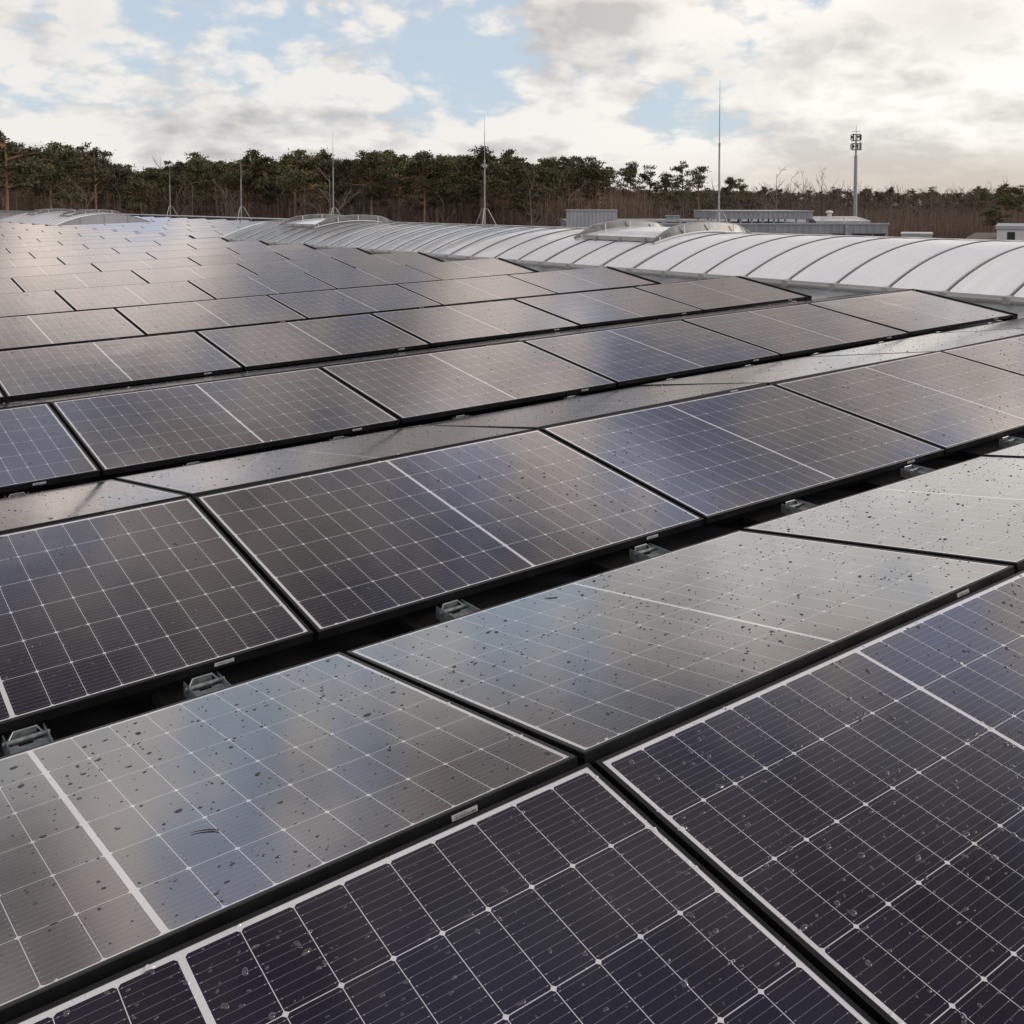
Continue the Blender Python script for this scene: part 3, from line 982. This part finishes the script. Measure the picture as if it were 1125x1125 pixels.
# box left of it
bx, hx3, h3 = box_building('ventilation_housing', 624.5, 680, 231.5, 66, 3.0, 'plain grey ribbed box standing left of the plant room beyond the skylight', 'ventilation housing', M_cladlight, face=True)
ribbed_box(bx, hx3, 3.0, h3, M_cladlight, 'wall', 0.24)
b = MB(); b.box(-hx3 - 0.04, hx3 + 0.04, -1.58, 1.54, h3 + 0.003, h3 + 0.05); link('cap', b.mesh('housing_cap', M_cladlight), bx)
# small plant on the hall roof between the two
gx, hx4, h4 = box_building('switch_cabinet', 733, 747, 237.5, D + 5, 1.0, 'small green grey cabinet on the hall roof between housing and plant room', 'cabinet', M_green)
gx.location.z = h + 0.004; h4 = at(740, 237.5, D + 5).z - gx.location.z
b = MB(); b.box(-hx4, hx4, -0.5, 0.5, 0.08, h4); link('body', b.mesh('cabinet_body', M_green, bevel=0.02), gx)
b = MB(); b.box(-hx4 - 0.05, hx4 + 0.05, -0.56, 0.55, h4 + 0.003, h4 + 0.05); link('lid', b.mesh('cabinet_lid', M_cladlight), gx)
b = MB(); b.box(-hx4 + 0.05, hx4 - 0.05, -0.45, 0.45, 0, 0.077); link('plinth', b.mesh('cabinet_plinth', M_seal), gx)
dk = empty('roof_duct', Matrix.Translation((at(738, 244, D + 3).x, D + 3, h + 0.004)))
tag(dk, 'long dark grey duct lying on the hall roof left of the plant room', 'duct')
b = MB(); b.box(-3.2, 3.0, -0.6, 0.6, 0.1, at(740, 241.5, D + 3).z - dk.location.z); link('casing', b.mesh('duct_casing', M_steel, bevel=0.03), dk)
b = MB()
for q in (-2.8, -0.9, 0.9, 2.6): b.box(q - 0.08, q + 0.08, -0.5, 0.5, 0, 0.097)
link('support', b.mesh('duct_support', M_seal), dk)
# huts on the far right
ht, hx5, h5 = box_building('white_hut', 1113, 1165, 246, 95, 5, 'small white hut with dark window at the right edge before the forest', 'hut', M_white, face=True)
b = MB(); b.box(-hx5, hx5, -2.5, 2.5, 0, h5 - 0.5); link('wall', b.mesh('hut_wall', M_white), ht)
b = MB(); b.box(-hx5 - 0.12, hx5 + 0.12, -2.65, 2.65, h5 - 0.497, h5 - 0.2); b.add([(-hx5 - 0.12, -2.65, h5 - 0.197), (hx5 + 0.12, -2.65, h5 - 0.197), (hx5 + 0.12, 2.65, h5 - 0.197), (-hx5 - 0.12, 2.65, h5 - 0.197), (-hx5, 0, h5), (hx5, 0, h5)], [(0, 1, 5, 4), (3, 4, 5, 2), (0, 4, 3), (1, 2, 5), (0, 3, 2, 1)])
link('roof', b.mesh('hut_roof', M_cladlight), ht)
for q in (-0.55, 0.35):
    b = MB(); b.box(q * hx5 - 0.1, q * hx5 + 0.55, -2.53, -2.503, h5 - 1.45, h5 - 0.75); link('window', b.mesh('hut_window', M_dark), ht)
sh, hx6, h6 = box_building('shed', 1080, 1111, 256.5, 100, 6, 'low brown roofed shed just left of the white hut', 'shed', M_roofbrown, face=True)
b = MB(); b.box(-hx6, hx6, -3, 3, 0, h6 - 0.6); link('wall', b.mesh('shed_wall', M_panelgrey), sh)
b = MB(); b.add([(-hx6 - 0.2, -3.2, h6 - 0.6), (hx6 + 0.2, -3.2, h6 - 0.6), (hx6 + 0.2, 3.2, h6 - 0.6), (-hx6 - 0.2, 3.2, h6 - 0.6), (-hx6 * 0.5, 0, h6), (hx6 + 0.2, 0, h6)], [(0, 1, 5, 4), (3, 4, 5, 2), (0, 4, 3), (1, 2, 5), (0, 3, 2, 1)])
link('roof', b.mesh('shed_roof', M_roofbrown), sh)
wbx, hx7, h7 = box_building('container', 1000, 1032, 257.5, 62, 2.4, 'pale flat topped container peeping over the skylight right of the hall', 'container', M_white, face=True)
ribbed_box(wbx, hx7, 2.4, h7, M_cladlight, 'wall', 0.22)
b = MB(); b.box(-hx7 - 0.03, hx7 + 0.03, -1.27, 1.23, h7 + 0.003, h7 + 0.08); link('roof', b.mesh('container_roof', M_white), wbx)

# telecom tower
D = 190
tb = at(939.5, 225, D)
tw = empty('telecom_mast', Matrix.Translation((tb.x, D, 0)))
tag(tw, 'slender telecom mast with two crowded antenna rings rising above the forest', 'mast')
ztop = at(939, 140, D).z
m1 = MB(); m1.tube([(0, 0, 0), (0, 0, ztop - 5)], [0.42, 0.28], 14); m1.tube([(0, 0, ztop - 5), (0, 0, ztop - 1.2)], [0.18, 0.14], 8); m1.tube([(0, 0, ztop - 1.2), (0, 0, ztop + 0.4)], [0.06, 0.03], 6)
m1.tube([(-0.75, 0, ztop - 0.7), (0.75, 0, ztop - 0.7)], 0.05, 5)
link('shaft', m1.mesh('mast_shaft', M_steel), tw)
for zz in (ztop - 1.8, ztop - 3.45):
    rg = MB()
    for off in (-0.55, 0.55):
        pts = [(0.75 * math.cos(a), 0.75 * math.sin(a), zz + off) for a in np.linspace(0, 2 * PI, 17)]
        rg.tube(pts, 0.05, 5, cap=False)
        for a in (0, PI / 3 * 2, PI / 3 * 4, PI): rg.tube([(0.15 * math.cos(a), 0.15 * math.sin(a), zz + off), (0.75 * math.cos(a), 0.75 * math.sin(a), zz + off)], 0.04, 5)
    ring = link('platform_ring', rg.mesh('mast_ring', M_steel), tw)
    for k in range(7):
        a = k * 2 * PI / 7 + (0.3 if zz > ztop - 2 else 0.0)
        an = MB()
        Mx = Matrix.Translation((0.85 * math.cos(a), 0.85 * math.sin(a), zz)) @ Matrix.Rotation(a, 4, 'Z')
        hh = random.uniform(0.45, 0.8)
        if k % 3 == 2:
            an.tube([Mx @ Vector((0.0, 0, 0.1)), Mx @ Vector((0.22, 0, 0.1))], [0.24, 0.20], 12)
        else:
            an.box(0.0, 0.12, -0.11, 0.11, -hh, hh, 0, Mx)
        an.tube([Mx @ Vector((-0.12, 0, -0.7)), Mx @ Vector((-0.12, 0, 0.7))], 0.045, 5)
        link('antenna', an.mesh('mast_antenna', M_antenna), ring)

# ------------------------------------------------------------------ trees
def leaf_mat(name, col, var):
    m_ = bpy.data.materials.new(name); m_.use_nodes = True
    B = NB(m_.node_tree); p = B.n['Principled BSDF']
    g = B.node('ShaderNodeNewGeometry')
    t = B.node('ShaderNodeTexCoord'); oi = B.node('ShaderNodeObjectInfo')
    n = B.noise(t.outputs['Object'], 0.9, 3, 0.6)
    c = B.mix(B.ss(n, 0.3, 0.7), tuple(q * 0.6 for q in col), tuple(q * 1.35 for q in col))
    c = B.mix(B.m('MULTIPLY', g.outputs['Random Per Island'], 0.5), c, var)
    hs = B.node('ShaderNodeHueSaturation'); B.l.new(c, hs.inputs['Color'])
    B.put(hs.inputs['Value'], B.ss(oi.outputs['Random'], 0, 1, 0.75, 1.3)); B.put(hs.inputs['Hue'], B.ss(oi.outputs['Random'], 0, 1, 0.47, 0.51))
    B.l.new(hs.outputs[0], p.inputs['Base Color'])
    p.inputs['Roughness'].default_value = 0.75
    p.inputs['Specular IOR Level'].default_value = 0.2
    return m_


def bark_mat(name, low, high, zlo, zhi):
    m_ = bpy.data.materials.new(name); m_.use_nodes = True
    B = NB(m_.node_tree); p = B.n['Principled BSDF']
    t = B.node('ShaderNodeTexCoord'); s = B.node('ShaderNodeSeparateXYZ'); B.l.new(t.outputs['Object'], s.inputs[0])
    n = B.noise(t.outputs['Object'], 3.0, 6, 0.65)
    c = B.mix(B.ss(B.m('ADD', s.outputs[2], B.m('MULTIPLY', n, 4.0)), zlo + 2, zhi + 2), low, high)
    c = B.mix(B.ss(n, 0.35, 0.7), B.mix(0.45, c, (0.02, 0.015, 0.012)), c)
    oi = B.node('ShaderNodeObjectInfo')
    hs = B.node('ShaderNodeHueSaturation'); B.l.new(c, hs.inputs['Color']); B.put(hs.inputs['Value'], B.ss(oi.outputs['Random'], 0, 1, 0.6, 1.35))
    B.l.new(hs.outputs[0], p.inputs['Base Color'])
    p.inputs['Roughness'].default_value = 0.9
    return m_


M_pine = leaf_mat('pine needles', (0.080, 0.078, 0.038), (0.125, 0.108, 0.052))
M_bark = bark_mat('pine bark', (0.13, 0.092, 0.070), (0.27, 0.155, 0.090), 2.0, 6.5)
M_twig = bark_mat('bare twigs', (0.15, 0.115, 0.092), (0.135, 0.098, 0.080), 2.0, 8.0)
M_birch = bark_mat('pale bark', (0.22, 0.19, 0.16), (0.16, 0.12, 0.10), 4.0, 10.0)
M_under = leaf_mat('brown undergrowth', (0.11, 0.076, 0.056), (0.25, 0.18, 0.135))


def tufts(r, centres, radii, per, size):
    """needle tufts: small random triangles spread through flattened clumps"""
    V = []
    for c, rad, n in zip(centres, radii, per):
        p = np.clip(r.normal(0, 0.46, (n, 3)), -1.25, 1.25) * np.array(rad)
        p += np.array(c)
        a = r.normal(0, 1, (n, 3)); a /= np.linalg.norm(a, axis=1)[:, None]
        b = r.normal(0, 1, (n, 3)); b -= (b * a).sum(1)[:, None] * a; b /= np.linalg.norm(b, axis=1)[:, None]
        s = size * r.uniform(0.5, 1.25, n)[:, None]
        V.append(np.stack([p - a * s, p + a * s * 0.6 + b * s * 0.75, p + a * s * 0.5 - b * s * 0.75], 1).reshape(-1, 3))
    V = np.concatenate(V)
    return V, np.arange(len(V)).reshape(-1, 3)


def pine_variant(seed, H=16.0, crown=0.42, spread=2.0, n=16, dens=1.0, lean=0.0, oneside=0.0):
    r = np.random.default_rng(seed)
    m_ = MB()
    bx, by = r.normal(0, 0.25, 2)
    ax = lambda q: (lean * q * q + bx * math.sin(q * 3.0), by * math.sin(q * 2.5), H * q)
    m_.tube([ax(q) for q in np.linspace(0, 0.97, 9)], list(np.linspace(0.24, 0.04, 9)), 7)
    cs, rs, per = [], [], []
    for i in range(n):
        q = 1 - crown * (i + 0.5) / n + r.normal(0, 0.012)
        rel = (1 - q) / crown
        reach = spread * (0.15 + 1.05 * math.sin(min(1, rel * 1.15 + 0.10) * PI * 0.72)) * r.uniform(0.3, 1.3)
        ang = r.uniform(0, 2 * PI) if r.random() > oneside else r.normal(0, 0.6)
        b0 = ax(q - 0.03); c = (b0[0] + reach * math.cos(ang), b0[1] + reach * math.sin(ang), b0[2] + r.uniform(-0.1, 0.8))
        mid = tuple((b0[k] * 0.5 + c[k] * 0.5) + (0.15 if k == 2 else 0) for k in range(3))
        m_.tube([b0, mid, c], [0.075, 0.05, 0.02], 4, cap=False)
        sz = r.uniform(0.34, 0.78) * (0.65 + 0.35 * math.sin(min(1, rel + 0.2) * PI * 0.8))
        cs.append(c); rs.append((sz * 1.45, sz * 1.45, sz * 0.62)); per.append(int(120 * dens * sz))
        if r.random() < 0.75:
            f = r.uniform(0.35, 0.7); cs.append((b0[0] * (1 - f) + c[0] * f + r.normal(0, 0.35), b0[1] * (1 - f) + c[1] * f + r.normal(0, 0.35), c[2] + r.uniform(-0.25, 0.35)))
            rs.append((sz * 0.85, sz * 0.85, sz * 0.5)); per.append(int(70 * dens * sz))
    # ragged leaders over the top
    for i in range(4):
        b0 = ax(0.95 - 0.03 * i); ang = r.uniform(-0.9, 0.9); L = r.uniform(0.2, 0.95)
        c = (b0[0] + L * math.cos(ang), b0[1] + L * math.sin(ang), b0[2] + r.uniform(0.2, 0.9)); m_.tube([b0, c], [0.035, 0.012], 4, cap=False)
        cs.append(c); rs.append((0.50, 0.36, 0.34)); per.append(int(42 * dens))
    # a few dead stubs under the crown
    for i in range(5):
        q = r.uniform(0.30, 1 - crown); b0 = ax(q); ang = r.uniform(0, 2 * PI); L = r.uniform(0.3, 0.9)
        m_.tube([b0, (b0[0] + L * math.cos(ang), b0[1] + L * math.sin(ang), b0[2] + r.uniform(-0.1, 0.4))], [0.04, 0.012], 4, cap=False)
    V, Fc = tufts(r, cs, rs, [int(q * 2.2) for q in per], 0.14)
    return m_.mesh('pine_trunk', M_bark, smooth=True), (V, Fc), np_mesh('pine_crown', V, Fc, M_pine)


BARE = []


def bare_variant(seed, H=11.0, spread=0.42, mt=None, dens=1.0):
    """leafless broadleaved tree: trunk mesh and a mesh of limbs and twigs"""
    r = np.random.default_rng(seed)
    trunk, limb = MB(), MB()
    top = H * 0.62
    bend = r.normal(0, 0.3, 2)
    ax = lambda q: Vector((float(bend[0]) * math.sin(q * 3), float(bend[1]) * math.sin(q * 2.3), H * float(q)))
    trunk.tube([ax(q) for q in np.linspace(0, 0.9, 8)], list(np.linspace(0.17, 0.025, 8)), 6)

    def grow(p, dirv, L, rad, lev):
        e = p + dirv * L
        mid = p + dirv * L * 0.5 + Vector(r.normal(0, 0.06, 3).tolist()) * L
        limb.tube([p, mid, e], [rad, rad * 0.75, rad * 0.45], 3, cap=False)
        if lev == 0: return
        for i in range(int(r.integers(3, 5))):
            f = float(r.uniform(0.3, 1.0)); q = p.lerp(e, f)
            nd = (dirv + Vector(r.normal(0, 0.48, 3).tolist()) + Vector((0, 0, 0.25))).normalized()
            grow(q, nd, L * float(r.uniform(0.42, 0.68)), rad * 0.5, lev - 1)
    for i in range(int(13 * dens)):
        q = float(r.uniform(0.22, 0.9)); a = r.uniform(0, 2 * PI)
        grow(ax(q), Vector((math.cos(a) * spread * 2, math.sin(a) * spread * 2, 0.95)).normalized(), H * float(r.uniform(0.16, 0.30)) * (1.15 - q * 0.5), 0.045, 2)
    BARE.append((np.array(limb.v), np.array(limb.f)))
    return trunk.mesh('bare_trunk', mt or M_twig, smooth=True), limb.mesh('bare_limbs', mt or M_twig)


PV = [pine_variant(100 + i, 13, random.uniform(0.28, 0.42), random.uniform(1.7, 2.5), 26, 0.85) for i in range(8)]
PT_ = [pine_variant(200 + i, 13, 0.34, 1.6, 18, 0.55, lean=random.uniform(-0.5, 0.9), oneside=0.35) for i in range(4)]     # windswept, thin crowns
BV = [bare_variant(300 + i, 11, 0.45) for i in range(4)] + [bare_variant(320 + i, 12, 0.35, M_birch, 0.8) for i in range(2)]


def tree(kind, variants, i, pos, H, H0, label, cat, group, parts, wide=1.0):
    s = H / H0
    root = empty(kind, Matrix.Translation(pos) @ Matrix.Rotation(random.uniform(0, 2 * PI), 4, 'Z'))
    root.scale = (s * wide, s * wide, s)
    tag(root, label, cat, group)
    v = variants[i % len(variants)]
    link(parts[0], v[0], root); link(parts[1], v[-1], root)
    return root


def top_y(x):
    """skyline of the near forest in the photo"""
    pts = [(-80, 160), (0, 152), (14, 158), (30, 172), (60, 166), (85, 169), (103, 164), (112, 176), (135, 182), (160, 186), (185, 186), (215, 174), (300, 174), (350, 172), (400, 170), (430, 168), (480, 173), (540, 168), (570, 176), (600, 175), (640, 176), (655, 192), (665, 214)]
    for (a, b), (c, d_) in zip(pts, pts[1:]):
        if a <= x <= c: return b + (d_ - b) * (x - a) / (c - a)
    return 214


rt = random.Random(21)
# front rank of tall pines
x = -70.0
i = 0
while x < 648:
    D = rt.uniform(104, 122)
    y = top_y(x) + abs(rt.gauss(0, 7)) - 3.5
    P_ = at(x, y, D)
    lab = 'tall dark pine among many alike in the forest wall behind the roof'
    if i == 5: pass
    tree('pine_tree', PV, rt.randrange(8), (P_.x, D, 0), P_.z, 13.0, lab, 'pine tree', 'pines of the dense forest wall', ('trunk', 'crown'), rt.uniform(0.9, 1.15))
    x += rt.uniform(13, 25); i += 1
# second rank fills the gaps between the crowns
x = -80.0
while x < 640:
    D = rt.uniform(128, 150)
    y = top_y(x) + abs(rt.gauss(2, 5)) + 1
    P_ = at(x, y, D)
    tree('pine_tree', PV, rt.randrange(8), (P_.x, D, 0), P_.z, 13.0, 'tall dark pine among many alike in the forest wall behind the roof', 'pine tree', 'pines of the dense forest wall', ('trunk', 'crown'), rt.uniform(0.9, 1.2))
    x += rt.uniform(15, 27)
# single trees one can tell apart
for (x, y, D, v, w, lab) in (
        (1, 149, 88, PV, 1.05, 'tallest pine of the forest wall, cut by the left edge of the photo'),
        (104, 162, 104, PT_, 0.85, 'thin topped pine sticking out of the forest wall near the left'),
        (672, 190, 150, PT_, 0.70, 'small leaning pine alone in the gap right of the forest wall'),
        (694, 183, 148, PV, 0.80, 'bushy pine first in the loose group right of the gap'),
        (714, 185, 152, PT_, 0.95, 'thin crowned pine second in the loose group right of the gap'),
        (735, 188, 150, PT_, 0.9, 'thin crowned pine in the middle of the loose group'),
        (752, 181, 150, PT_, 1.0, 'tallest thin crowned pine of the loose group left of the tallest rod'),
        (770, 183, 153, PT_, 1.0, 'thin crowned pine just left of the tallest lightning rod'),
        (800, 195, 160, PV, 0.75, 'dark pine just right of the tallest lightning rod'),
        (815, 199, 168, PT_, 0.9, 'low thin pine second right of the tallest lightning rod')):
    P_ = at(x, y, D)
    tree('pine_tree', v, rt.randrange(8), (P_.x, D, 0), P_.z, 13.0, lab, 'pine tree', None, ('trunk', 'crown'), w)
# leafless trees and tall shrubs along the forest foot
x = -60.0
while x < 830:
    D = rt.uniform(98, 118) if x < 650 else rt.uniform(140, 165)
    y = rt.uniform(194, 218) if x < 650 else rt.uniform(205, 222)
    if 190 < x < 450: y -= 4
    P_ = at(x, y, D)
    tree('bare_tree', BV, rt.randrange(6), (P_.x, D, 0), P_.z, 11.0, 'slender leafless brown tree before the foot of the pine forest', 'bare tree', 'leafless trees before the pines', ('trunk', 'limbs'), rt.uniform(0.8, 1.2))
    x += rt.uniform(12, 24)
for (x, y, D, w, lab) in ((186, 183, 118, 1.0, 'leafless treetop filling the dip of the forest skyline'), (853, 189, 190, 1.0, 'bare tree left of two that stand above the far forest'), (868, 191, 195, 0.9, 'bare tree second of the group above the far forest'),
                          (882, 194, 195, 0.8, 'small bare tree third of the group above the far forest'), (905, 190, 185, 0.75, 'single bare birch left of the telecom mast')):
    P_ = at(x, y, D)
    tree('bare_tree', BV, rt.randrange(6), (P_.x, D, 0), P_.z, 11.0, lab, 'bare tree', None, ('trunk', 'limbs'), w)
# far forest on the right, mostly leafless with pines between
x = 800.0
while x < 1190:
    D = rt.uniform(225, 260)
    far = rt.random()
    y = 209 + rt.gauss(0, 2.0) + (-3 if x > 1095 else 0)
    P_ = at(x, y, D)
    if far < 0.74:
        tree('bare_tree', BV, rt.randrange(6), (P_.x, D, 0), P_.z, 11.0, 'small leafless tree of the distant brown wood on the right', 'bare tree', 'leafless trees of the distant wood', ('trunk', 'limbs'), rt.uniform(0.8, 1.1))
    else:
        tree('pine_tree', PV + PT_, rt.randrange(12), (P_.x, D + 12, 0), P_.z, 13.0, 'small dark pine of the distant brown wood on the right', 'pine tree', 'pines of the distant wood', ('trunk', 'crown'), rt.uniform(0.75, 1.0))
    x += rt.uniform(3.2, 6.0)
for (x, y, D, w, lab) in ((1103, 205, 190, 1.1, 'dark broad pine left one of the pair above the white hut'), (1118, 206, 190, 1.1, 'dark broad pine right one of the pair above the white hut'), (1093, 230, 150, 1.4, 'low bushy evergreen above the brown shed')):
    P_ = at(x, y, D)
    tree('pine_tree', PV, rt.randrange(8), (P_.x, D, 0), P_.z, 13.0, lab, 'pine tree', None, ('trunk', 'crown'), w)


# the depth of the wood behind: one mass that nobody could count
def mass(name, spots, src, mats, label, kindmat):
    Vs, Fs, b0 = [], [], 0
    r = np.random.default_rng(5)
    for (px, py, s, w) in spots:
        V, Fc = src[r.integers(0, len(src))]
        a = r.uniform(0, 2 * PI); c_, s_ = math.cos(a), math.sin(a)
        Q = np.stack([(V[:, 0] * c_ - V[:, 1] * s_) * s * w + px, (V[:, 0] * s_ + V[:, 1] * c_) * s * w + py, V[:, 2] * s], 1)
        Vs.append(Q); Fs.append(Fc + b0); b0 += len(V)
    o = link(name, np_mesh(name, np.concatenate(Vs), np.concatenate(Fs), mats))
    return tag(o, label, 'forest', None, 'stuff')


spots = []
for rank, D0 in enumerate((158, 174, 192, 214, 236)):
    x = -150.0
    while x < 655:
        D = D0 + rt.uniform(-6, 6)
        P_ = at(x, top_y(min(max(x, -79), 640)) + 4 + rank * 5 + abs(rt.gauss(0, 4)), D); spots.append((P_.x, D, P_.z / 13, 1.15)); x += rt.uniform(13, 22)
for rank, D0 in enumerate((200, 225, 262, 280, 300, 320)):
    x = 640.0
    while x < 1300:
        D = D0 + rt.uniform(-8, 8)
        if D0 < 240 and x > 830: break
        if x > 830 and rt.random() < 0.6: x += rt.uniform(6, 9); continue
        P_ = at(x, 212 + abs(rt.gauss(0, 3)) - (1.5 if x < 820 else 0), D); spots.append((P_.x, D, P_.z / 13, 0.95)); x += rt.uniform(6, 9)
mass('pine_forest', spots, [q[1] for q in PV], M_pine, 'dense dark pine wood closing the view behind the single trees', M_pine)
# undergrowth, twigs and saplings along the forest foot
nv = 60000
ux = np.concatenate([rng.uniform(-75, 16, nv), rng.uniform(14, 150, nv)])
uy = np.concatenate([rng.uniform(108, 190, nv), rng.uniform(195, 300, nv)])
hh = np.concatenate([rng.uniform(0.3, 1, nv) ** 0.8 * 11.0, rng.uniform(0.3, 1, nv) * 7.5])
n_ = len(ux)
lx, ly = rng.normal(0, 0.8, n_), rng.normal(0, 0.8, n_)
wv = rng.uniform(0.025, 0.085, n_)
z0 = rng.uniform(0, 0.35, n_) * hh
an = rng.uniform(0, PI, n_)
V = np.stack([np.stack([ux - wv * np.cos(an), uy - wv * np.sin(an), z0], 1), np.stack([ux + wv * np.cos(an), uy + wv * np.sin(an), z0], 1), np.stack([ux + lx, uy + ly, hh], 1)], 1).reshape(-1, 3)
ug = link('undergrowth', np_mesh('undergrowth', V, np.arange(len(V)).reshape(-1, 3), M_under))
tag(ug, 'brown leafless saplings and brush standing between the trunks', 'undergrowth', None, 'stuff')

# the leafless far wood on the right, many crowns running into one another
spots = []
for D0 in (222, 240, 258, 275, 290):
    x = 815.0
    while x < 1260:
        D = D0 + rt.uniform(-7, 7)
        P_ = at(x, 209 + abs(rt.gauss(0, 3.5)), D); spots.append((P_.x, D, P_.z / 11.5, 0.85)); x += rt.uniform(4.5, 9)
mass('bare_wood', spots, BARE, M_twig, 'distant brown leafless wood closing the view on the right', M_twig)
# and the thin leafless layer between the pines of the near forest
spots = []
for D0 in (128, 146, 165):
    x = -90.0
    while x < 830:
        D = D0 + rt.uniform(-8, 8)
        P_ = at(x, 206 + abs(rt.gauss(0, 6)), D); spots.append((P_.x, D, P_.z / 11.5, 0.8)); x += rt.uniform(9, 17)
mass('bare_understorey', spots, BARE, M_twig, 'brown leafless trees standing thick between the pine trunks', M_twig)

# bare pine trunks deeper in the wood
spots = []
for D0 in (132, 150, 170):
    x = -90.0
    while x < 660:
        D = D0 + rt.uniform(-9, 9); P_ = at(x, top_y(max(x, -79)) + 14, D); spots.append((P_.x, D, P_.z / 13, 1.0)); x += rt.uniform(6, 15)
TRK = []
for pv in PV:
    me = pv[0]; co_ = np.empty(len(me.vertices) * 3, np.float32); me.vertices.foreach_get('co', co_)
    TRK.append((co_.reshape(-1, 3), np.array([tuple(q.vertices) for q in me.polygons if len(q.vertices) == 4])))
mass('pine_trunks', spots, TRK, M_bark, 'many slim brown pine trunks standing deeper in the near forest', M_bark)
